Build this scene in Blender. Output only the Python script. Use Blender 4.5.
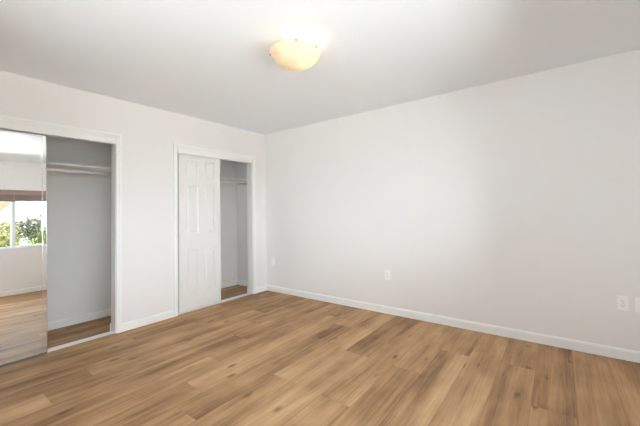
import bpy, bmesh, math, random
from mathutils import Vector, Matrix

for o in list(bpy.data.objects):
    bpy.data.objects.remove(o)
scene = bpy.context.scene
COL = scene.collection

# ------------------------------------------------------------------ camera
CAM = Vector((3.706, -3.4154, 1.2214))
YAW, PITCH, ROLL = math.radians(126.3147), math.radians(1.768), math.radians(1.0637)
F_PX, PPX, PPY = 314.178, 326.913, 200.906
fw = Vector((math.cos(PITCH)*math.cos(YAW), math.cos(PITCH)*math.sin(YAW), math.sin(PITCH)))
rt = Vector((math.sin(YAW), -math.cos(YAW), 0.0))
dn = fw.cross(rt)
rt2 = rt*math.cos(ROLL) + dn*math.sin(ROLL)
dn2 = -rt*math.sin(ROLL) + dn*math.cos(ROLL)
cam_data = bpy.data.cameras.new('camera')
cam_data.sensor_width = 36.0
cam_data.lens = F_PX/640.0*36.0
cam_data.shift_x = -(PPX-320.0)/640.0
cam_data.shift_y = -(213.0-PPY)/640.0
cam_data.clip_start = 0.02
cam = bpy.data.objects.new('camera', cam_data)
COL.objects.link(cam)
M = Matrix.Identity(4)
for i, v in enumerate((rt2, -dn2, -fw, CAM)):
    for j in range(3):
        M[j][i] = v[j]
cam.matrix_world = M
scene.camera = cam

# ------------------------------------------------------------------ world, sun, exposure
SKY_STRENGTH, SKY_HAZE = 4.5, 11.5
world = bpy.data.worlds.new('bright_sky')
scene.world = world
world.use_nodes = True
bg = world.node_tree.nodes['Background']
# hazy sky: brightest in the haze low over the horizon
wnt = world.node_tree
geo = wnt.nodes.new('ShaderNodeTexCoord')
sep = wnt.nodes.new('ShaderNodeSeparateXYZ')
wnt.links.new(geo.outputs['Generated'], sep.inputs[0])
rng_ = wnt.nodes.new('ShaderNodeMapRange')
rng_.interpolation_type = 'SMOOTHSTEP'
rng_.inputs['From Min'].default_value = 0.10
rng_.inputs['From Max'].default_value = 0.50
rng_.inputs['To Min'].default_value = SKY_HAZE
rng_.inputs['To Max'].default_value = SKY_STRENGTH
wnt.links.new(sep.outputs['Z'], rng_.inputs['Value'])
wnt.links.new(rng_.outputs[0], bg.inputs[1])
bg.inputs[0].default_value = (0.80, 0.89, 1.0, 1)
sun_data = bpy.data.lights.new('sun', 'SUN')
sun_data.energy = 44.0
sun_data.angle = math.radians(1.0)
sun_data.color = (0.93, 0.95, 1.0)
sun = bpy.data.objects.new('sun', sun_data)
COL.objects.link(sun)
sun.rotation_euler = Vector((-0.30, 0.20, -0.95)).to_track_quat('-Z', 'Y').to_euler()

W, H = 4.30, 2.44
BACK = -4.45
WIN = (-4.25, -1.36, 0.83, 1.905)          # window in the wall opposite the closets
FILL_WIN = (2.2, 3.5, 0.83, 2.02)             # added unseen window behind the camera, lights the right wall


def portal(name, loc, rot, sx, sy):
    l = bpy.data.lights.new(name, 'AREA')
    l.shape = 'RECTANGLE'
    l.size, l.size_y = sx, sy
    l.cycles.is_portal = True
    o = bpy.data.objects.new(name, l)
    COL.objects.link(o)
    o.location = loc
    o.rotation_euler = rot


portal('window_portal', (W+0.16, (WIN[0]+WIN[1])/2, (WIN[2]+WIN[3])/2), (0, math.radians(90), 0), WIN[3]-WIN[2], WIN[1]-WIN[0])
portal('window_portal', ((FILL_WIN[0]+FILL_WIN[1])/2, BACK-0.16, (FILL_WIN[2]+FILL_WIN[3])/2), (math.radians(90), 0, 0), FILL_WIN[1]-FILL_WIN[0], FILL_WIN[3]-FILL_WIN[2])

vs = scene.view_settings
scene.display_settings.display_device = 'sRGB'
vs.view_transform = 'Standard'
vs.look = 'None'
vs.gamma = 1.0
vs.use_curve_mapping = False
vs.exposure = 0.69
scene.cycles.diffuse_bounces = 10
scene.cycles.glossy_bounces = 6
scene.cycles.max_bounces = 14
scene.cycles.caustics_reflective = False
scene.cycles.sample_clamp_indirect = 8.0


# ------------------------------------------------------------------ materials
def mat(name, color, rough=0.5, metal=0.0, spec=0.5):
    m = bpy.data.materials.new(name)
    m.use_nodes = True
    b = m.node_tree.nodes['Principled BSDF']
    b.inputs['Base Color'].default_value = (*color, 1)
    b.inputs['Roughness'].default_value = rough
    b.inputs['Metallic'].default_value = metal
    b.inputs['Specular IOR Level'].default_value = spec
    return m


def N(nt, t, **kw):
    n = nt.nodes.new(t)
    for k, v in kw.items():
        setattr(n, k, v)
    return n


def noisy(m, scale=40.0, amount=0.04, bump=0.05, stretch=(1, 1, 1), dist=0.002):
    """procedural mottling of the base colour plus a little bump"""
    nt = m.node_tree
    b = nt.nodes['Principled BSDF']
    tc = N(nt, 'ShaderNodeTexCoord')
    mp = N(nt, 'ShaderNodeMapping')
    mp.inputs['Scale'].default_value = stretch
    ns = N(nt, 'ShaderNodeTexNoise')
    ns.inputs['Scale'].default_value = scale
    ns.inputs['Detail'].default_value = 4
    nt.links.new(tc.outputs['Object'], mp.inputs[0])
    nt.links.new(mp.outputs[0], ns.inputs['Vector'])
    c = b.inputs['Base Color'].default_value[:3]
    r = N(nt, 'ShaderNodeMix', data_type='RGBA')
    r.inputs[6].default_value = (*[x*(1-amount) for x in c], 1)
    r.inputs[7].default_value = (*[min(1, x*(1+amount)) for x in c], 1)
    nt.links.new(ns.outputs['Fac'], r.inputs[0])
    nt.links.new(r.outputs[2], b.inputs['Base Color'])
    if bump:
        bp = N(nt, 'ShaderNodeBump')
        bp.inputs['Strength'].default_value = bump
        bp.inputs['Distance'].default_value = dist
        nt.links.new(ns.outputs['Fac'], bp.inputs['Height'])
        nt.links.new(bp.outputs[0], b.inputs['Normal'])
    return m


WALL = noisy(mat('wall_paint', (0.845, 0.823, 0.806), 0.75, spec=0.25), 160, 0.008, 0.08)
CLOSETP = noisy(mat('closet_paint', (0.85, 0.83, 0.81), 0.8, spec=0.2), 160, 0.008, 0.08)
CEIL = noisy(mat('ceiling_paint', (0.88, 0.91, 0.945), 0.85, spec=0.2), 120, 0.008, 0.08)
TRIM = noisy(mat('trim_paint', (0.90, 0.895, 0.88), 0.35, spec=0.4), 60, 0.01, 0.02)
DOORP = noisy(mat('door_paint', (0.815, 0.80, 0.78), 0.42, spec=0.4), 60, 0.01, 0.04, (1, 1, 0.05))
SHELFP = noisy(mat('shelf_paint', (0.94, 0.93, 0.91), 0.45, spec=0.4), 60, 0.01, 0.03)
RODM = noisy(mat('white_rod', (0.95, 0.94, 0.92), 0.3, spec=0.5), 60, 0.01, 0.0)
PLASTIC = noisy(mat('white_plastic', (0.92, 0.91, 0.89), 0.35), 60, 0.01, 0.0)
SLOT = noisy(mat('dark_slot', (0.08, 0.075, 0.07), 0.6), 60, 0.05, 0.0)
NICKEL = noisy(mat('brushed_nickel', (0.42, 0.38, 0.32), 0.35, 1.0), 200, 0.1, 0.02)
TRACK = noisy(mat('track_metal', (0.82, 0.81, 0.79), 0.35, 0.35), 90, 0.04, 0.02, (1, .1, 1))
SILVER = noisy(mat('mirror_frame', (0.80, 0.79, 0.77), 0.25, 1.0), 90, 0.04, 0.0)
VINYL = noisy(mat('white_vinyl', (0.88, 0.88, 0.88), 0.35), 60, 0.01, 0.0)
MIRROR = noisy(mat('mirror_silver', (0.93, 0.935, 0.92), 0.0, 1.0), 3, 0.004, 0.0)
GAPSHADE = noisy(mat('gap_shade_paint', (0.12, 0.11, 0.10), 0.6), 60, 0.05, 0.0)
BLIND = noisy(mat('blind_wood', (0.36, 0.255, 0.22), 0.55), 14, 0.25, 0.05, (1, .08, 2))
BLINDD = noisy(mat('blind_rail', (0.20, 0.135, 0.115), 0.5), 14, 0.2, 0.05, (1, .08, 2))
CORD = noisy(mat('blind_cord', (0.6, 0.5, 0.42), 0.8), 200, 0.1, 0.0)
STUCCO = noisy(mat('stucco', (0.09, 0.09, 0.085), 0.9), 60, 0.06, 0.3)
ROOFBLUE = noisy(mat('pale_blue_roof', (0.06, 0.10, 0.14), 0.5), 10, 0.1, 0.1)
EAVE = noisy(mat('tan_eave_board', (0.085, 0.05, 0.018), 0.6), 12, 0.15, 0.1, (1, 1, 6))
BARK = noisy(mat('bark', (0.20, 0.15, 0.11), 0.9), 20, 0.3, 0.5, (1, 1, .2))
LAWN = noisy(mat('dry_grass', (0.17, 0.165, 0.13), 0.9), 3, 0.4, 0.3)


def leaf_mat(name, c):
    m = noisy(mat(name, c, 0.6, spec=0.3), 6, 0.35, 0.0)
    return m


LEAFY = leaf_mat('leaf_yellow_green', (0.085, 0.08, 0.015))
LEAFG = leaf_mat('leaf_grey_green', (0.038, 0.038, 0.018))
LEAFD = leaf_mat('leaf_dark_green', (0.015, 0.025, 0.01))
LEAFB = leaf_mat('leaf_bright_green', (0.06, 0.075, 0.012))

# window glass: clear transmission with a fresnel gloss
GLASS = bpy.data.materials.new('window_glass')
GLASS.use_nodes = True
nt = GLASS.node_tree
nt.nodes.clear()
out = N(nt, 'ShaderNodeOutputMaterial')
mx = N(nt, 'ShaderNodeMixShader')
tr = N(nt, 'ShaderNodeBsdfTransparent')
tr.inputs[0].default_value = (0.95, 0.97, 0.96, 1)
gl = N(nt, 'ShaderNodeBsdfGlossy')
gl.inputs['Roughness'].default_value = 0.0
fr = N(nt, 'ShaderNodeFresnel')
fr.inputs[0].default_value = 1.25
nt.links.new(fr.outputs[0], mx.inputs[0])
nt.links.new(tr.outputs[0], mx.inputs[1])
nt.links.new(gl.outputs[0], mx.inputs[2])
nt.links.new(mx.outputs[0], out.inputs[0])

# lamp bowl: alabaster glass, lit from inside
LAMPGLASS = bpy.data.materials.new('alabaster_glass')
LAMPGLASS.use_nodes = True
nt = LAMPGLASS.node_tree
b = nt.nodes['Principled BSDF']
tc = N(nt, 'ShaderNodeTexCoord')
ns = N(nt, 'ShaderNodeTexNoise')
ns.inputs['Scale'].default_value = 9
ns.inputs['Distortion'].default_value = 1.6
ns.inputs['Detail'].default_value = 4
nt.links.new(tc.outputs['Object'], ns.inputs['Vector'])
cr = N(nt, 'ShaderNodeValToRGB')
cr.color_ramp.elements[0].position = 0.3
cr.color_ramp.elements[0].color = (0.80, 0.70, 0.56, 1)
cr.color_ramp.elements[1].position = 0.75
cr.color_ramp.elements[1].color = (0.95, 0.88, 0.74, 1)
nt.links.new(ns.outputs['Fac'], cr.inputs[0])
nt.links.new(cr.outputs[0], b.inputs['Base Color'])
b.inputs['Roughness'].default_value = 0.35
trl = N(nt, 'ShaderNodeBsdfTranslucent')
nt.links.new(cr.outputs[0], trl.inputs[0])
ms = N(nt, 'ShaderNodeMixShader')
ms.inputs[0].default_value = 0.55
nt.links.new(b.outputs[0], ms.inputs[1])
nt.links.new(trl.outputs[0], ms.inputs[2])
nt.links.new(ms.outputs[0], nt.nodes['Material Output'].inputs[0])

BULB = bpy.data.materials.new('bulb_glow')
BULB.use_nodes = True
b = BULB.node_tree.nodes['Principled BSDF']
b.inputs['Base Color'].default_value = (1, .95, .85, 1)
b.inputs['Emission Color'].default_value = (1.0, 0.78, 0.48, 1)
b.inputs['Emission Strength'].default_value = 3.5

# floor: vinyl oak planks; tone and seed come from the plank mesh
FLOOR = bpy.data.materials.new('oak_plank')
FLOOR.use_nodes = True
nt = FLOOR.node_tree
L = nt.links.new
b = nt.nodes['Principled BSDF']
at = N(nt, 'ShaderNodeAttribute', attribute_name='plank')     # R tone, G seed
sp = N(nt, 'ShaderNodeSeparateColor')
L(at.outputs['Color'], sp.inputs[0])
tc = N(nt, 'ShaderNodeTexCoord')


def mapping(scale):
    mp = N(nt, 'ShaderNodeMapping')
    mp.inputs['Scale'].default_value = scale
    L(tc.outputs['Object'], mp.inputs[0])
    return mp.outputs[0]


seed = N(nt, 'ShaderNodeMath', operation='MULTIPLY')
L(sp.outputs[1], seed.inputs[0])
seed.inputs[1].default_value = 57.0


def noise4(scale, detail=4.0, distortion=0.0, rough=0.5, sc=1.0):
    n = N(nt, 'ShaderNodeTexNoise', noise_dimensions='4D')
    n.inputs['Scale'].default_value = sc
    n.inputs['Detail'].default_value = detail
    n.inputs['Distortion'].default_value = distortion
    n.inputs['Roughness'].default_value = rough
    L(mapping(scale), n.inputs['Vector'])
    L(seed.outputs[0], n.inputs['W'])
    return n.outputs['Fac']


def math2(op, a, bb):
    n = N(nt, 'ShaderNodeMath', operation=op)
    for i, v in enumerate((a, bb)):
        if isinstance(v, (int, float)):
            n.inputs[i].default_value = v
        else:
            L(v, n.inputs[i])
    return n.outputs[0]


broad = noise4((9, 0.9, 1), 2.0, 0.6)            # wide cathedral bands
grain = noise4((70, 2.2, 1), 5.0, 0.3, 0.65)     # fine streaks
fine = noise4((220, 9, 1), 3.0)
cloud = noise4((3.5, 3.0, 1), 3.0)
t = math2('ADD', math2('ADD', math2('MULTIPLY', sp.outputs[0], 0.66), 0.15), math2('MULTIPLY', math2('SUBTRACT', broad, 0.5), 1.2))
t = math2('ADD', t, math2('MULTIPLY', math2('SUBTRACT', grain, 0.5), 0.85))
t = math2('ADD', t, math2('MULTIPLY', math2('SUBTRACT', fine, 0.5), 0.25))
t = math2('ADD', t, math2('MULTIPLY', math2('SUBTRACT', cloud, 0.5), 0.75))
ramp = N(nt, 'ShaderNodeValToRGB')
e = ramp.color_ramp.elements
e[0].position = 0.0
e[0].color = (0.185, 0.094, 0.042, 1)
e[1].position = 1.0
e[1].color = (0.64, 0.43, 0.24, 1)
m1 = ramp.color_ramp.elements.new(0.5)
m1.color = (0.44, 0.265, 0.135, 1)
L(t, ramp.inputs[0])
# knots
vo = N(nt, 'ShaderNodeTexVoronoi', voronoi_dimensions='3D')
vo.inputs['Scale'].default_value = 1.0
off = N(nt, 'ShaderNodeCombineXYZ')
L(seed.outputs[0], off.inputs[0])
L(seed.outputs[0], off.inputs[1])
va = N(nt, 'ShaderNodeVectorMath', operation='ADD')
L(mapping((6.0, 2.6, 0)), va.inputs[0])
L(off.outputs[0], va.inputs[1])
va2 = N(nt, 'ShaderNodeVectorMath', operation='MULTIPLY')
L(va.outputs[0], va2.inputs[0])
va2.inputs[1].default_value = (1, 1, 0)
L(va2.outputs[0], vo.inputs['Vector'])
kn = N(nt, 'ShaderNodeMapRange')
kn.inputs['From Min'].default_value = 0.03
kn.inputs['From Max'].default_value = 0.15
kn.inputs['To Min'].default_value = 0.80
kn.inputs['To Max'].default_value = 0.0
L(math2('ADD', vo.outputs['Distance'], math2('MULTIPLY', math2('SUBTRACT', grain, 0.5), 0.22)), kn.inputs['Value'])
kmix = N(nt, 'ShaderNodeMix', data_type='RGBA')
L(kn.outputs[0], kmix.inputs[0])
L(ramp.outputs[0], kmix.inputs[6])
kmix.inputs[7].default_value = (0.13, 0.066, 0.032, 1)
# seams from the plank uv (u across, v along, in metres)
uvn = N(nt, 'ShaderNodeUVMap', uv_map='plank_uv')
us = N(nt, 'ShaderNodeSeparateXYZ')
L(uvn.outputs[0], us.inputs[0])
edge = math2('MINIMUM', us.outputs[0], us.outputs[1])
sm = N(nt, 'ShaderNodeMapRange')
sm.inputs['From Min'].default_value = 0.0
sm.inputs['From Max'].default_value = 0.0035
sm.inputs['To Min'].default_value = 0.42
sm.inputs['To Max'].default_value = 0.0
L(edge, sm.inputs['Value'])
smix = N(nt, 'ShaderNodeMix', data_type='RGBA')
L(sm.outputs[0], smix.inputs[0])
L(kmix.outputs[2], smix.inputs[6])
smix.inputs[7].default_value = (0.11, 0.06, 0.035, 1)
L(smix.outputs[2], b.inputs['Base Color'])
b.inputs['Specular IOR Level'].default_value = 0.16
rr = N(nt, 'ShaderNodeMapRange')
rr.inputs['To Min'].default_value = 0.52
rr.inputs['To Max'].default_value = 0.60
L(grain, rr.inputs['Value'])
L(rr.outputs[0], b.inputs['Roughness'])
bp = N(nt, 'ShaderNodeBump')
bp.inputs['Strength'].default_value = 0.12
bp.inputs['Distance'].default_value = 0.001
L(grain, bp.inputs['Height'])
L(bp.outputs[0], b.inputs['Normal'])


# ------------------------------------------------------------------ mesh helpers
def box(bm, x0, x1, y0, y1, z0, z1):
    vs_ = [bm.verts.new(p) for p in ((x0, y0, z0), (x1, y0, z0), (x1, y1, z0), (x0, y1, z0), (x0, y0, z1), (x1, y0, z1), (x1, y1, z1), (x0, y1, z1))]
    for f in ((3, 2, 1, 0), (4, 5, 6, 7), (0, 1, 5, 4), (1, 2, 6, 5), (2, 3, 7, 6), (3, 0, 4, 7)):
        bm.faces.new([vs_[i] for i in f])


def obj(name, bm, m, parent=None, bevel=0.0, smooth=False, segs=2):
    me = bpy.data.meshes.new(name)
    bmesh.ops.recalc_face_normals(bm, faces=bm.faces)
    bm.to_mesh(me)
    bm.free()
    me.materials.append(m)
    if smooth:
        for p in me.polygons:
            p.use_smooth = True
    o = bpy.data.objects.new(name, me)
    COL.objects.link(o)
    if bevel:
        md = o.modifiers.new('bevel', 'BEVEL')
        md.width = bevel
        md.segments = segs
        md.limit_method = 'ANGLE'
        md.harden_normals = False
    if parent is not None:
        o.parent = parent
        o.matrix_parent_inverse = Matrix.Identity(4)
    return o


def boxes(name, lst, m, parent=None, bevel=0.0):
    bm = bmesh.new()
    for bx in lst:
        box(bm, *bx)
    return obj(name, bm, m, parent, bevel)


def struct(o, label=None):
    o['kind'] = 'structure'
    if label:
        o['label'] = label
    return o


def tag(o, label, cat, group=None):
    o['label'] = label
    o['category'] = cat
    if group:
        o['group'] = group
    return o


def empty(name, loc=(0, 0, 0), rot=(0, 0, 0)):
    o = bpy.data.objects.new(name, None)
    COL.objects.link(o)
    o.location = loc
    o.rotation_euler = rot
    o.empty_display_size = 0.1
    return o


def extrude_profile(bm, prof, a, b_, axis):
    """prof: list of (offset from wall, height); sweep between a and b_ along axis; returns nothing"""
    ra = [bm.verts.new(axis(a, d, z)) for d, z in prof]
    rb = [bm.verts.new(axis(b_, d, z)) for d, z in prof]
    n = len(prof)
    for i in range(n):
        bm.faces.new((ra[i], ra[(i+1) % n], rb[(i+1) % n], rb[i]))
    bm.faces.new(ra[::-1])
    bm.faces.new(rb)


def cyl(bm, p0, p1, r0, r1=None, n=20):
    r1 = r0 if r1 is None else r1
    p0, p1 = Vector(p0), Vector(p1)
    d = (p1-p0).normalized()
    u = d.orthogonal().normalized()
    v = d.cross(u)
    a = [bm.verts.new(p0+(u*math.cos(2*math.pi*i/n)+v*math.sin(2*math.pi*i/n))*r0) for i in range(n)]
    c = [bm.verts.new(p1+(u*math.cos(2*math.pi*i/n)+v*math.sin(2*math.pi*i/n))*r1) for i in range(n)]
    for i in range(n):
        bm.faces.new((a[i], a[(i+1) % n], c[(i+1) % n], c[i]))
    bm.faces.new(a[::-1])
    bm.faces.new(c)


def lathe(bm, prof, cx, cy, n=64, close=False):
    rings = []
    for r, z in prof:
        if r < 1e-6:
            rings.append([bm.verts.new((cx, cy, z))])
        else:
            rings.append([bm.verts.new((cx+r*math.cos(2*math.pi*i/n), cy+r*math.sin(2*math.pi*i/n), z)) for i in range(n)])
    for a, c in zip(rings, rings[1:]):
        for i in range(n):
            j = (i+1) % n
            if len(a) == 1 and len(c) == 1:
                continue
            if len(a) == 1:
                bm.faces.new((a[0], c[j], c[i]))
            elif len(c) == 1:
                bm.faces.new((a[i], a[j], c[0]))
            else:
                bm.faces.new((a[i], a[j], c[j], c[i]))


# ------------------------------------------------------------------ room shell
T = 0.115                                  # thickness of the closet front wall
CB = -0.715                                # closet back wall plane
C1 = (-3.90, -2.079)                       # closet openings along y
C2 = (-1.430, -0.268)
HEAD = 2.018
FASC = 1.957                               # underside of the fascia boards
DIV = (-1.62, -1.52)                       # divider between the two closets

# floor planks
bm = bmesh.new()
cl = bm.loops.layers.float_color.new('plank')
uv = bm.loops.layers.uv.new('plank_uv')
PW, PL = 0.2265, 1.742
joints = {0.132: -0.30, 0.358: -1.45, 0.585: -0.785, 0.811: -1.07, 1.038: -1.42, 1.264: -0.10, 1.491: -0.43,
          1.717: -0.62, 1.944: -1.735, 2.17: -1.095, 2.397: -1.745, 2.623: -1.11, 2.85: -0.625, 3.076: 0.02,
          3.303: -0.59, 3.53: -1.093, 3.757: -1.60, 3.98: -1.30, 4.21: -0.7, -0.094: -0.9, -0.321: -0.25, -0.547: -1.3, -0.774: -0.6}
tones = {  # column -> [(y above which it holds, tone left, tone right)]
    4.21: [(-9, .35, .3)],
    3.98: [(-9, .55, .25)],
    3.757: [(-9, .70, .42)],
    3.53: [(-1.093, .62, .20), (-9, .5, .45)],
    3.303: [(-.59, .12, .55), (-9, .5, .45)],
    3.076: [(-9, .66, .74)],
    2.85: [(-.625, .58, .60), (-9, .22, .78)],
    2.623: [(-1.11, .58, .55), (-9, .35, .25)],
    2.397: [(-1.745, .25, .62), (-9, .35, .5)],
    2.17: [(-1.095, .28, .18), (-9, .50, .70)],
    1.944: [(-1.735, .66, .72), (-9, .28, .42)],
    1.717: [(-.62, .66, .60), (-2.36, .28, .22), (-9, .45, .55)],
    1.491: [(-.43, .20, .35), (-2.17, .68, .72), (-9, .28, .32)],
    1.264: [(-9, .50, .42)],
    1.038: [(-9, .42, .14)],
    0.811: [(-1.07, .5, .48), (-2.81, .45, .35), (-9, .55, .6)],
    0.585: [(-.785, .30, .2), (-2.527, .5, .58), (-9, .22, .25)],
    0.358: [(-9, .38, .30)],
    0.132: [(-9, .42, .32)],
}
rng = random.Random(5)
for k in range(-18, 6):
    xa = 3.303 + PW*k
    xb = xa + PW
    if xb < CB-0.01 or xa > W:
        continue
    key = min(joints, key=lambda q: abs(q-xa))
    j0 = joints[key]
    y1 = j0 + 2*PL
    while y1 > BACK:
        y0 = y1 - PL
        a0, a1 = max(y0, BACK-0.05), min(y1, 0.05)
        if a1 > a0+0.001:
            tl, tr_ = 0.4+rng.uniform(-.2, .2), 0.4+rng.uniform(-.2, .2)
            ym = (a0+a1)/2
            if key in tones and xa > -0.1:
                for lim, q0, q1 in tones[key]:
                    if ym > lim:
                        tl, tr_ = q0, q1
                        break
            sd = rng.random()
            xs = [max(xa, CB-0.04), (xa+xb)/2, min(xb, W+0.05)]
            if xs[0] >= xs[1]:
                xs[1] = (xs[0]+xs[2])/2
            for q in range(2):
                vv = [bm.verts.new(p) for p in ((xs[q], a0, 0), (xs[q+1], a0, 0), (xs[q+1], a1, 0), (xs[q], a1, 0))]
                f = bm.faces.new(vv)
                for lp in f.loops:
                    x, y = lp.vert.co.x, lp.vert.co.y
                    s = (x-xa)/PW
                    lp[cl] = (tl+(tr_-tl)*s, sd, 0, 1)
                    # distances to the seams; the mid line is far from a seam
                    lp[uv].uv = (min(x-xa, xb-x), (y-y0))
        y1 = y0
bmesh.ops.remove_doubles(bm, verts=bm.verts, dist=1e-5)
fl = obj('floor', bm, FLOOR)
# thickness under the planks
md = fl.modifiers.new('slab', 'SOLIDIFY')
md.thickness = 0.05
md.offset = -1
struct(fl, 'light oak plank floor with mixed brown and tan boards')

struct(boxes('ceiling', [(-0.85, W+0.2, BACK-0.2, 0.15, H, H+0.15)], CEIL), 'smooth white ceiling')

# wall with the two closets (x = 0)
struct(boxes('wall_left', [
    (-T, 0, BACK, C1[0], 0, H),
    (-T, 0, C1[0], C1[1], HEAD, H),
    (-T, 0, C1[1], C2[0], 0, H),
    (-T, 0, C2[0], C2[1], HEAD, H),
    (-T, 0, C2[1], 0, 0, H)], WALL), 'off-white wall holding both closet openings')
struct(boxes('wall_right', [(-0.85, W+0.2, 0, 0.15, -0.05, H)], WALL), 'long plain greige wall on the right')
struct(boxes('wall_closet_back', [(CB-0.12, CB, BACK-0.2, 0, -0.05, H)], CLOSETP), 'back wall inside the closets')
struct(boxes('wall_closet_divider', [(CB, -T, DIV[0], DIV[1], 0, H), (CB, -T, BACK, BACK+0.1, 0, H)], CLOSETP), 'side walls between the two closets')
y0, y1, z0, z1 = WIN
struct(boxes('wall_window_side', [
    (W, W+0.15, BACK-0.2, y0, -0.05, H), (W, W+0.15, y1, 0, -0.05, H),
    (W, W+0.15, y0, y1, -0.05, z0), (W, W+0.15, y0, y1, z1, H)], WALL), 'wall with the window, seen in the closet mirror')
x0, x1, z0, z1 = FILL_WIN
struct(boxes('wall_back', [
    (CB-0.12, x0, BACK-0.15, BACK, -0.05, H), (x1, W, BACK-0.15, BACK, -0.05, H),
    (x0, x1, BACK-0.15, BACK, -0.05, z0), (x0, x1, BACK-0.15, BACK, z1, H)], WALL), 'wall behind the camera')


# baseboards
BP = [(0, 0), (0.014, 0), (0.014, 0.068), (0.011, 0.076), (0.006, 0.083), (0, 0.085)]


def base(name, runs, label):
    bm = bmesh.new()
    for wall, a, c in runs:
        ax = {'L': lambda s, d, z: (d, s, z), 'R': lambda s, d, z: (s, -d, z),
              'W': lambda s, d, z: (W-d, s, z), 'K': lambda s, d, z: (s, BACK+d, z),
              'CB': lambda s, d, z: (CB+d, s, z), 'CF': lambda s, d, z: (-T-d, s, z),
              'CR': lambda s, d, z: (s, -d, z), 'D1': lambda s, d, z: (s, DIV[0]-d, z),
              'D2': lambda s, d, z: (s, DIV[1]+d, z)}[wall]
        extrude_profile(bm, BP, a, c, ax)
    return struct(obj(name, bm, TRIM), label)


base('baseboard_left', [('L', C1[1]+0.046, C2[0]-0.046), ('L', C2[1]+0.046, 0), ('L', BACK, C1[0]-0.046)], 'white baseboard along the closet wall')
base('baseboard_right', [('R', 0, W)], 'white baseboard along the long right wall')
base('baseboard_window_side', [('W', BACK, 0)], 'white baseboard under the window, seen in the mirror')
base('baseboard_back', [('K', 0, W)], 'white baseboard behind the camera')
base('baseboard_closet', [('CB', BACK+0.1, DIV[0]), ('CB', DIV[1], 0), ('CR', CB, -T), ('D1', CB, -T), ('D2', CB, -T),
                          ('CF', C1[1]-0.012, DIV[0]), ('CF', C2[1]-0.012, 0), ('CF', DIV[1], C2[0])], 'white baseboard inside the closets')


# casings round the closet openings
def casing(name, c, label):
    a, d = c
    w = 0.046
    bm = bmesh.new()
    # stepped profile: a thick outer band and a thinner inner band
    for y0, y1, z0, z1, th in ((a-w, a-w*0.45, 0, HEAD+w, 0.019), (a-w*0.45, a, 0, HEAD+w*0.45, 0.014),
                               (d+w*0.45, d+w, 0, HEAD+w, 0.019), (d, d+w*0.45, 0, HEAD+w*0.45, 0.014),
                               (a-w*0.45, d+w*0.45, HEAD+w*0.45, HEAD+w, 0.019), (a, d, HEAD, HEAD+w*0.45, 0.014)):
        box(bm, 0.0, th, y0, y1, z0, z1)
    # jamb linings and head lining inside the opening
    box(bm, -T, 0.0, a-0.0005, a+0.006, 0, HEAD)
    box(bm, -T, 0.0, d-0.006, d+0.0005, 0, HEAD)
    box(bm, -T, 0.0, a+0.006, d-0.006, HEAD-0.006, HEAD)
    # fascia board that hides the sliding track
    box(bm, -0.006, 0.010, a+0.006, d-0.006, FASC, HEAD)
    return struct(obj(name, bm, TRIM, bevel=0.0015), label)


casing('trim_1', C1, 'white casing round the mirrored closet')
casing('trim_2', C2, 'white casing round the six-panel closet')


def track(name, c, label):
    a, d = c[0]+0.007, c[1]-0.007
    t_ = empty(name, (0, 0, 0))
    bm = bmesh.new()
    box(bm, -0.066, -0.012, a, d, 0, 0.006)
    for x in (-0.064, -0.042, -0.018):
        box(bm, x-0.002, x+0.004, a, d, 0.006, 0.016)
    o = obj('floor_rail', bm, TRACK, t_, bevel=0.001)
    bm = bmesh.new()
    box(bm, -0.100, -0.0185, a, d, 1.975, 1.979)
    for x in (-0.098, -0.060, -0.0225):
        box(bm, x-0.0015, x+0.0015, a, d, 1.962, 1.975)
    obj('top_rail', bm, TRACK, t_)
    # ceiling of the track
    return t_


for nm, c, lb in (('sliding_door_track', C1, 'pale metal floor and top rails of the mirrored closet doors'),
                  ('sliding_door_track', C2, 'pale metal rails guiding the six-panel closet doors')):
    t_ = track(nm, c, lb)
    tag(t_, lb, 'door track')


# ------------------------------------------------------------------ mirrored sliding doors
def mirror_door(name, y0, y1, x, tilt, label):
    r = empty(name, (x, 0, 1.0), (math.radians(0.4) if tilt else 0, tilt, 0))
    z0, z1 = -0.966, 0.968
    st = 0.030
    bm = bmesh.new()
    box(bm, -0.012, 0.0, y0+st, y1-st, z0+0.012, z1-0.012)
    obj('mirror_panel', bm, MIRROR, r)
    bm = bmesh.new()
    box(bm, -0.018, -0.0125, y0+0.002, y1-0.002, z0+0.002, z1-0.002)
    obj('backing_board', bm, DOORP, r)
    for (ya, yb) in ((y0, y0+st), (y1-st, y1)):
        bm = bmesh.new()
        box(bm, -0.012, 0.002, ya+0.0018, yb-0.0018, z0, z1)
        s = obj('side_stile', bm, MIRROR, r, bevel=0.0012)
        bm = bmesh.new()
        box(bm, -0.012, 0.0026, ya, ya+0.0016, z0, z1)
        box(bm, -0.012, 0.0026, yb-0.0016, yb, z0, z1)
        obj('stile_edge', bm, SILVER, s)
    bm = bmesh.new()
    box(bm, -0.012, 0.003, y0+st, y1-st, z0, z0+0.011)
    obj('bottom_rail', bm, SILVER, r)
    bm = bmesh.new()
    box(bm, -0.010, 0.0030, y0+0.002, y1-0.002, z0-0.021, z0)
    obj('gap_shade_strip', bm, GAPSHADE, r)  # dark strip stands in for the shadow in the gap under the door
    bm = bmesh.new()
    box(bm, -0.012, 0.003, y0+st, y1-st, z1-0.011, z1)
    obj('top_rail', bm, SILVER, r)
    struct(r, label)
    return r


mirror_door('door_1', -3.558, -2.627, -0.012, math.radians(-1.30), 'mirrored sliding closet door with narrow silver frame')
mirror_door('door_2', -3.890, -2.960, -0.082, 0.0, 'second mirrored sliding door stacked behind the first')


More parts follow.
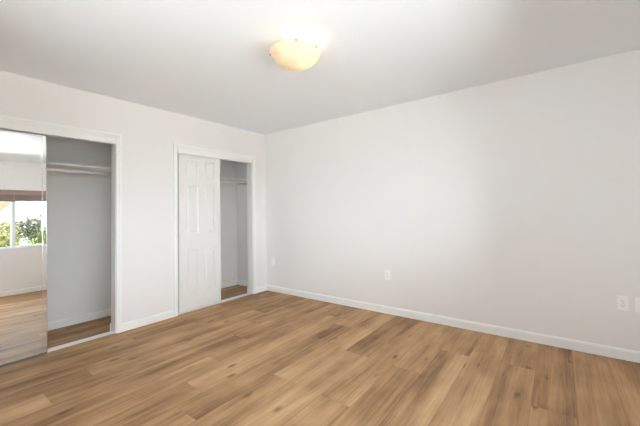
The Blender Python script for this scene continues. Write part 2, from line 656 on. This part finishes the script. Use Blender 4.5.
# ------------------------------------------------------------------ six-panel sliding doors
def panel_door(name, y0, y1, x, label):
    r = empty(name, (x, y0, 0.018))
    w = y1-y0
    h = 1.965-0.018
    ys = [0, 0.100, 0.262, 0.342, 0.504, w]
    zs = [0, 0.195, 0.742, 0.945, 1.560, 1.640, 1.868, h]
    bm = bmesh.new()
    grid = [[bm.verts.new((0, y, z)) for z in zs] for y in ys]
    panels = []
    for i in range(len(ys)-1):
        for j in range(len(zs)-1):
            f = bm.faces.new((grid[i][j], grid[i+1][j], grid[i+1][j+1], grid[i][j+1]))
            if i in (1, 3) and j in (1, 3, 5):
                panels.append(f)
    # sides and back
    th = 0.032
    nb = [bm.verts.new((-th, y, z)) for y, z in ((0, 0), (w, 0), (w, h), (0, h))]
    bm.faces.new(nb[::-1])
    n, mz = len(ys)-1, len(zs)-1
    bm.faces.new([nb[0], nb[1]] + [grid[i][0] for i in range(n, -1, -1)])
    bm.faces.new([nb[2], nb[3]] + [grid[i][mz] for i in range(0, n+1)])
    bm.faces.new([nb[3], nb[0]] + [grid[0][j] for j in range(0, mz+1)])
    bm.faces.new([nb[1], nb[2]] + [grid[n][j] for j in range(mz, -1, -1)])
    bmesh.ops.recalc_face_normals(bm, faces=bm.faces)
    for th_, dp in ((0.010, -0.008), (0.012, 0.0), (0.022, 0.0065)):
        bmesh.ops.inset_individual(bm, faces=panels, thickness=th_, depth=dp)
    obj('door_leaf', bm, DOORP, r, bevel=0.0012)
    # finger pull set in the stile
    bm = bmesh.new()
    cyl(bm, (0.0002, 0.045, 0.93), (0.0015, 0.045, 0.93), 0.0 + 0.012, n=24)
    # pull stays on the hidden far stile of the rear leaf only
    bm.free()
    struct(r, label)
    return r


panel_door('door_3', -1.397, -0.809, -0.026, 'white six-panel sliding closet door')
panel_door('door_4', -1.394, -0.815, -0.068, 'second white six-panel door stacked behind the first')


# ------------------------------------------------------------------ closet shelves and rods
def closet_fit(y0, y1, where, tall):
    t_ = empty('closet_shelf', (CB, y0, 0))
    w = y1-y0
    bm = bmesh.new()
    box(bm, 0.001, 0.315, 0.001, w-0.001, 1.741, 1.761)
    obj('shelf_board', bm, SHELFP, t_, bevel=0.002)
    bm = bmesh.new()
    box(bm, 0.001, 0.019, 0.001, w-0.001, 1.660, 1.7405)
    obj('back_cleat', bm, CLOSETP, t_, bevel=0.002)
    for yy in ((0.001, 0.019), (w-0.019, w-0.001)):
        bm = bmesh.new()
        box(bm, 0.0195, 0.330, yy[0], yy[1], 1.655, 1.7405)
        obj('side_cleat', bm, CLOSETP, t_, bevel=0.002)
    tag(t_, 'white shelf with wall cleats ' + where, 'shelf')
    r = empty('closet_rod', (CB+0.300, y0, 1.684))
    bm = bmesh.new()
    cyl(bm, (0, 0.0215, 0), (0, w-0.0215, 0), 0.0165, n=24)
    obj('rod', bm, RODM, r, smooth=True)
    for ya, yb in ((0.0195, 0.030), (w-0.030, w-0.0195)):
        bm = bmesh.new()
        cyl(bm, (0, ya, 0), (0, yb, 0), 0.026, n=24)
        obj('rod_socket', bm, RODM, r)
    tag(r, 'white hanging rod below the shelf ' + where, 'closet rod')


closet_fit(BACK+0.1, DIV[0], 'in the mirrored closet on the left', True)
closet_fit(DIV[1], 0.0, 'in the narrow six-panel closet near the corner', True)


# ------------------------------------------------------------------ window in the far wall (seen in the mirror)
def window(name, y0, y1, z0, z1, mull, label):
    """sliding window in the x = W wall"""
    r = empty(name, (W, 0, 0))
    xa, xb = 0.060, 0.120
    fr_ = 0.042
    bm = bmesh.new()
    box(bm, xa, xb, y0, y1, z0, z0+fr_)
    box(bm, xa, xb, y0, y1, z1-fr_, z1)
    box(bm, xa, xb, y0, y0+fr_, z0+fr_, z1-fr_)
    box(bm, xa, xb, y1-fr_, y1, z0+fr_, z1-fr_)
    obj('window_frame', bm, VINYL, r, bevel=0.002)
    bm = bmesh.new()
    box(bm, xa+0.004, xb-0.004, mull-0.028, mull+0.028, z0+fr_, z1-fr_)
    obj('centre_stile', bm, VINYL, r, bevel=0.002)
    for ya, yb in ((y0+fr_, mull-0.028), (mull+0.028, y1-fr_)):
        bm = bmesh.new()
        box(bm, 0.088, 0.092, ya, yb, z0+fr_, z1-fr_)
        obj('pane', bm, GLASS, r)
    bm = bmesh.new()
    box(bm, -0.015, 0.0598, y0+0.001, y1-0.001, z0, z0+0.012)
    obj('window_sill', bm, TRIM, r, bevel=0.002)
    struct(r, label)
    return r


window('window_1', WIN[0], WIN[1], WIN[2], WIN[3], -2.168, 'white framed sliding window reflected in the closet mirror')

# unseen window added behind the camera to light the right wall
x0, x1, z0, z1 = FILL_WIN
r = empty('fill_window', (0, BACK, 0))
fr_ = 0.042
xm = (x0+x1)/2
boxes('window_frame', [(x0, x1, -0.12, -0.06, z0, z0+fr_), (x0, x1, -0.12, -0.06, z1-fr_, z1),
                       (x0, x0+fr_, -0.12, -0.06, z0+fr_, z1-fr_), (x1-fr_, x1, -0.12, -0.06, z0+fr_, z1-fr_)], VINYL, r, 0.002)
boxes('centre_stile', [(xm-0.028, xm+0.028, -0.116, -0.064, z0+fr_, z1-fr_)], VINYL, r, 0.002)
boxes('pane', [(x0+fr_, xm-0.028, -0.092, -0.088, z0+fr_, z1-fr_)], GLASS, r)
boxes('pane', [(xm+0.028, x1-fr_, -0.092, -0.088, z0+fr_, z1-fr_)], GLASS, r)
struct(r, 'unseen window behind the camera, added as fill light')

# raised wooden blind
y0, y1 = WIN[0]+0.006, WIN[1]-0.006
r = empty('window_blind', (W, 0, 1.69))
boxes('valance', [(-0.012, 0.000, y0, y1, 0.120, 0.2145), (-0.012, 0.045, y0, y0+0.008, 0.121, 0.2135), (-0.012, 0.045, y1-0.008, y1, 0.121, 0.2135)], BLIND, r, 0.002)
boxes('head_rail', [(0.002, 0.050, y0+0.01, y1-0.01, 0.1205, 0.213)], BLINDD, r, 0.002)
sl = []
rng = random.Random(3)
for i in range(14):
    dx = rng.uniform(-0.002, 0.002)
    sl.append((-0.004+dx, 0.046+dx, y0+0.012, y1-0.012, 0.026+i*0.0068, 0.0305+i*0.0068))
boxes('slat_stack', sl, BLIND, r, 0.0006)
boxes('bottom_rail', [(-0.005, 0.047, y0+0.012, y1-0.012, 0.0, 0.022)], BLINDD, r, 0.003)
for yy in (-3.9, -3.1, -2.17, -1.55):
    boxes('ladder_cord', [(-0.0085, -0.0065, yy-0.003, yy+0.003, 0.002, 0.119)], CORD, r)
tag(r, 'raised brown wooden blind over the window, reflected in the closet mirror', 'blind')


# ------------------------------------------------------------------ ceiling light
LC = Vector((2.207, -1.730))
ZR = 2.372
RB = 0.181
lamp = empty('ceiling_light', (LC.x, LC.y, H))
bm = bmesh.new()
lathe(bm, [(0, 0), (0.100, 0), (0.105, -0.006), (0.102, -0.018), (0.060, -0.026), (0, -0.026)], 0, 0, 48)
obj('base_pan', bm, TRIM, lamp, smooth=True)
DEPTH = 0.116
prof = []
zr = ZR-H
for i in range(25):
    a = i/24*math.pi/2
    prof.append((RB*math.sin(a) if i else 0.0, zr - DEPTH*math.cos(a)**1.15 if i < 24 else zr))
inner = [(max(0, p[0]-0.005), p[1]+0.005) for p in prof[::-1]]
inner[0] = (RB-0.005, zr)
inner[-1] = (0.0, inner[-1][1])
bm = bmesh.new()
lathe(bm, prof+inner, 0, 0, 72)
obj('glass_bowl', bm, LAMPGLASS, lamp, smooth=True)
for ang in (-146, -46, 6, 114):
    a = math.radians(ang)
    c, s = math.cos(a), math.sin(a)
    bm = bmesh.new()
    cyl(bm, (0.09*c, 0.09*s, -0.014), (0.177*c, 0.177*s, zr+0.004), 0.003, n=10)
    cyl(bm, (0.177*c, 0.177*s, zr+0.004), (0.177*c, 0.177*s, zr-0.012), 0.004, n=10)
    cl_ = obj('clip_arm', bm, NICKEL, lamp)
    bm = bmesh.new()
    cyl(bm, (0.174*c, 0.174*s, zr-0.008), (0.188*c, 0.188*s, zr-0.008), 0.0075, 0.0055, n=16)
    obj('clip_knob', bm, NICKEL, cl_, bevel=0.001)
BULBS = ((0.062, 0.035), )
for bx, by in BULBS:
    bm = bmesh.new()
    cyl(bm, (bx*0.1, by*0.1, -0.050), (bx*0.55, by*0.55, -0.053), 0.014, n=16)
    sk = obj('lamp_socket', bm, PLASTIC, lamp)
    bm = bmesh.new()
    bmesh.ops.create_uvsphere(bm, u_segments=20, v_segments=12, radius=0.027)
    for v in bm.verts:
        v.co.z *= 0.85
        v.co += Vector((bx, by, -0.060))
    obj('bulb', bm, BULB, lamp, smooth=True)
    bm = bmesh.new()
tag(lamp, 'frosted alabaster glass bowl light lit on the ceiling', 'ceiling light')
pl = bpy.data.lights.new('lamp_light', 'POINT')
pl.energy = 0.36
pl.color = (1.0, 0.86, 0.64)
pl.shadow_soft_size = 0.03
po = bpy.data.objects.new('lamp_light', pl)
COL.objects.link(po)
po.parent = lamp
po.location = (0.075, 0.03, -0.095)


# ------------------------------------------------------------------ outlets on the right wall
def plate_mesh(w=0.070, h=0.115, d=0.006):
    bm = bmesh.new()
    box(bm, -w/2, w/2, -d, 0, -h/2, h/2)
    return bm


def outlet(x, z, label, kind):
    r = empty('wall_outlet' if kind == 'duplex' else ('cable_jack' if kind == 'jack' else 'wall_plate'), (x, 0, z))
    obj('cover_plate', plate_mesh(), PLASTIC, r, bevel=0.0025)
    if kind == 'duplex':
        for s in (-1, 1):
            bm = bmesh.new()
            cyl(bm, (0, -0.0055, s*0.0195), (0, -0.0085, s*0.0195), 0.0165, n=28)
            k = obj('socket', bm, PLASTIC, r, bevel=0.0006)
            bm = bmesh.new()
            box(bm, -0.0075, -0.0052, -0.0089, -0.008, s*0.0195-0.001, s*0.0195+0.008)
            box(bm, 0.0052, 0.0072, -0.0089, -0.008, s*0.0195-0.001, s*0.0195+0.007)
            cyl(bm, (0, -0.008, s*0.0195-0.008), (0, -0.0089, s*0.0195-0.008), 0.0026, n=12)
            obj('slot', bm, SLOT, k)
        bm = bmesh.new()
        cyl(bm, (0, -0.0055, 0), (0, -0.0072, 0), 0.003, n=14)
        obj('screw', bm, NICKEL, r)
    else:
        for s in (-1, 1):
            bm = bmesh.new()
            cyl(bm, (0, -0.0055, s*0.042), (0, -0.0072, s*0.042), 0.003, n=14)
            obj('screw', bm, NICKEL, r)
        if kind == 'jack':
            bm = bmesh.new()
            cyl(bm, (0, -0.0055, 0), (0, -0.009, 0), 0.0085, n=6)
            cyl(bm, (0, -0.009, 0), (0, -0.017, 0), 0.0048, n=18)
            obj('coax_connector', bm, NICKEL, r)
    tag(r, label, 'outlet' if kind == 'duplex' else 'wall plate')


outlet(2.063, 0.451, 'small white outlet near the middle of the long plain wall', 'duplex')
outlet(4.095, 0.443, 'white duplex outlet left of the cable plate by the right edge', 'duplex')
outlet(4.200, 0.443, 'white cable jack plate cut off by the right edge of the photo', 'jack')
outlet(0.150, 0.450, 'white blank wall plate low beside the closet corner', 'blank')


# ------------------------------------------------------------------ outside: the view in the mirror, plus added bounce terrace and overhang
struct(boxes('ground', [(W+7.6, 60, -30, 40, -2.9, -2.8)], LAWN), 'dry sloping yard outside the window')
CONC = noisy(mat('bounce_concrete', (0.78, 0.76, 0.73), 0.85), 8, 0.06, 0.2)
struct(boxes('bounce_terrace', [(W+0.16, W+7.5, -14, 9, -3.0, -0.15), (-1, W+0.15, BACK-7, BACK-0.16, -3.0, -0.15)], CONC), 'unseen pale terrace added to bounce daylight up into the room')  # unseen terrace, added and kept pale to bounce daylight onto the ceiling
struct(boxes('sun_block_overhang', [(W+0.2, W+0.95, BACK-1.0, 0.8, H, H+0.12), (-0.85, W+0.2, BACK-1.0, BACK-0.2, H, H+0.12)], TRIM), 'unseen roof overhang added to keep direct sun out of the windows')  # unseen overhang, added to block direct sun through the windows


def blob_leaves(bm, c, rad, n, size, rg):
    c = Vector(c)
    for _ in range(n):
        d = Vector((rg.gauss(0, 1), rg.gauss(0, 1), rg.gauss(0, 1))).normalized()
        k = 0.55+0.5*rg.random()
        wob = 1+0.22*math.sin(d.x*7+c.x*3)*math.cos(d.y*6+d.z*5)
        p = c+Vector((d.x*rad[0], d.y*rad[1], d.z*rad[2]))*k*wob
        nrm = (d+Vector((rg.gauss(0, .6), rg.gauss(0, .6), rg.gauss(0, .6)))).normalized()
        u = nrm.orthogonal().normalized()
        u.rotate(Matrix.Rotation(rg.uniform(0, 6.28), 3, nrm))
        v = nrm.cross(u)
        s = size*rg.uniform(.6, 1.3)
        q = [bm.verts.new(p+u*s*a+v*s*b_) for a, b_ in ((-1, 0), (0, -.45), (1, 0), (0, .45))]
        bm.faces.new(q)


def tree(x, y, top, rad, m, label, n=1600, size=0.09, cat='tree', name='tree', seed_=1, group=None):
    rg = random.Random(seed_)
    r = empty(name, (x, y, -2.8))
    zc = top-rad[2]*1.0+2.8
    bm = bmesh.new()
    cyl(bm, (0, 0, 0), (0.05, 0.03, zc), 0.09, 0.05, 10)
    for i in range(5):
        a = i*1.26
        cyl(bm, (0.03, 0.02, zc*0.75), (rad[0]*.6*math.cos(a), rad[1]*.6*math.sin(a), zc+rad[2]*rg.uniform(-.1, .5)), 0.035, 0.012, 8)
    obj('trunk', bm, BARK, r)
    bm = bmesh.new()
    blob_leaves(bm, (0, 0, zc), rad, n, size, rg)
    for i in range(6):
        a = i*1.05+rg.random()
        blob_leaves(bm, (rad[0]*.75*math.cos(a), rad[1]*.75*math.sin(a), zc+rad[2]*rg.uniform(-.5, .55)), [q*.45 for q in rad], n//5, size, rg)
    obj('foliage', bm, m, r)
    tag(r, label, cat, group)


def palm(x, y, top, label, seed_, m=LEAFG, R=0.75):
    rg = random.Random(seed_)
    r = empty('palm_tree', (x, y, -2.8))
    h = top+2.8-0.45*R
    bm = bmesh.new()
    cyl(bm, (0, 0, 0), (0.1, 0.05, h), 0.09, 0.06, 10)
    obj('trunk', bm, BARK, r)
    bm = bmesh.new()
    for i in range(26):
        a = rg.uniform(0, 6.28)
        up = rg.uniform(-.3, 1.0)
        prev = Vector((0.1, 0.05, h))
        d = Vector((math.cos(a), math.sin(a), up)).normalized()
        side = Vector((-math.sin(a), math.cos(a), 0))
        for k in range(6):
            nx = prev+d*R/6*1.3
            w0, w1 = 0.16*R*(1-k/6.5), 0.16*R*(1-(k+1)/6.5)
            bm.faces.new([bm.verts.new(prev+side*w0), bm.verts.new(prev-side*w0), bm.verts.new(nx-side*w1), bm.verts.new(nx+side*w1)])
            prev = nx
            d = (d+Vector((0, 0, -0.28))).normalized()
    obj('fronds', bm, m, r)
    tag(r, label, 'tree')


palm(25.0, 1.66, 2.42, 'slender palm at the left of three outside, seen in the mirror', 1, R=.34)
palm(27.0, 2.38, 2.40, 'broad palm in the middle of three outside, seen in the mirror', 2, R=.55)
palm(30.0, 3.35, 2.78, 'tall slim palm nearest the mirror edge, outside the window', 3, R=.40)
tree(16.0, -0.22, 1.84, (.8, .72, .47), LEAFG, 'grey-green tree right of the window stile, seen in the mirror', 1800, .07, seed_=4)
tree(23.3, 1.95, 1.70, (.5, .5, .7), LEAFG, 'distant grey-green tree below the palms, seen in the mirror', 1500, .08, seed_=8)
tree(18.7, 0.98, 1.50, (.5, .38, .7), LEAFB, 'bright green tree beside the mirror edge, outside the window', 1500, .07, seed_=5)
tree(12.6, 0.30, 0.92, (.4, .30, .55), LEAFD, 'dark green shrub low beside the mirror edge, outside the window', 1300, .05, seed_=6, cat='shrub', name='shrub')
tree(13.0, -1.25, 1.80, (.8, .62, .95), LEAFY, 'big yellow-green tree left of the window stile, seen in the mirror', 2200, .055, seed_=7)
tree(11.2, -0.66, 0.84, (.38, .36, .42), LEAFB, 'low bright yellow-green shrub under the blue roof, seen in the mirror', 1800, .045, cat='shrub', name='shrub', seed_=9)

# neighbour's house with a pale blue roof
r = empty('neighbour_house', (20.2, 0.60, -2.8))
boxes('house_wall', [(0, 2, -0.5, 0.5, 0, 3.35)], STUCCO, r)
bm = bmesh.new()
prism = [(-0.3, 3.35), (2.3, 3.35), (1.0, 3.85)]
a = [bm.verts.new((x, -0.62, z)) for x, z in prism]
c = [bm.verts.new((x, 0.62, z)) for x, z in prism]
bm.faces.new(a)
bm.faces.new(c[::-1])
for i in range(3):
    bm.faces.new((a[i], a[(i+1) % 3], c[(i+1) % 3], c[i]))
obj('roof', bm, ROOFBLUE, r)
tag(r, "pale blue roofed house low among the trees, seen in the mirror", 'house')

# porch roof outside, its tan underside in the upper left of the window
r = empty('porch_roof', (8.0, -1.63, 1.96))
bm = bmesh.new()
sec = [(0, 0), (-1.9, -1.83), (-1.9, -1.33), (0, 0.5)]
a = [bm.verts.new((-0.5, p[0], p[1])) for p in sec]
c = [bm.verts.new((0, p[0], p[1])) for p in sec]
bm.faces.new(a[::-1])
bm.faces.new(c)
for i in range(4):
    bm.faces.new((a[i], a[(i+1) % 4], c[(i+1) % 4], c[i]))
obj('roof_slab', bm, EAVE, r)
boxes('post', [(-0.3, -0.18, -1.88, -1.76, -2.12, -1.70)], BARK, r)
tag(r, 'tan sloping porch roof edge in the upper corner of the reflected window', 'porch roof')
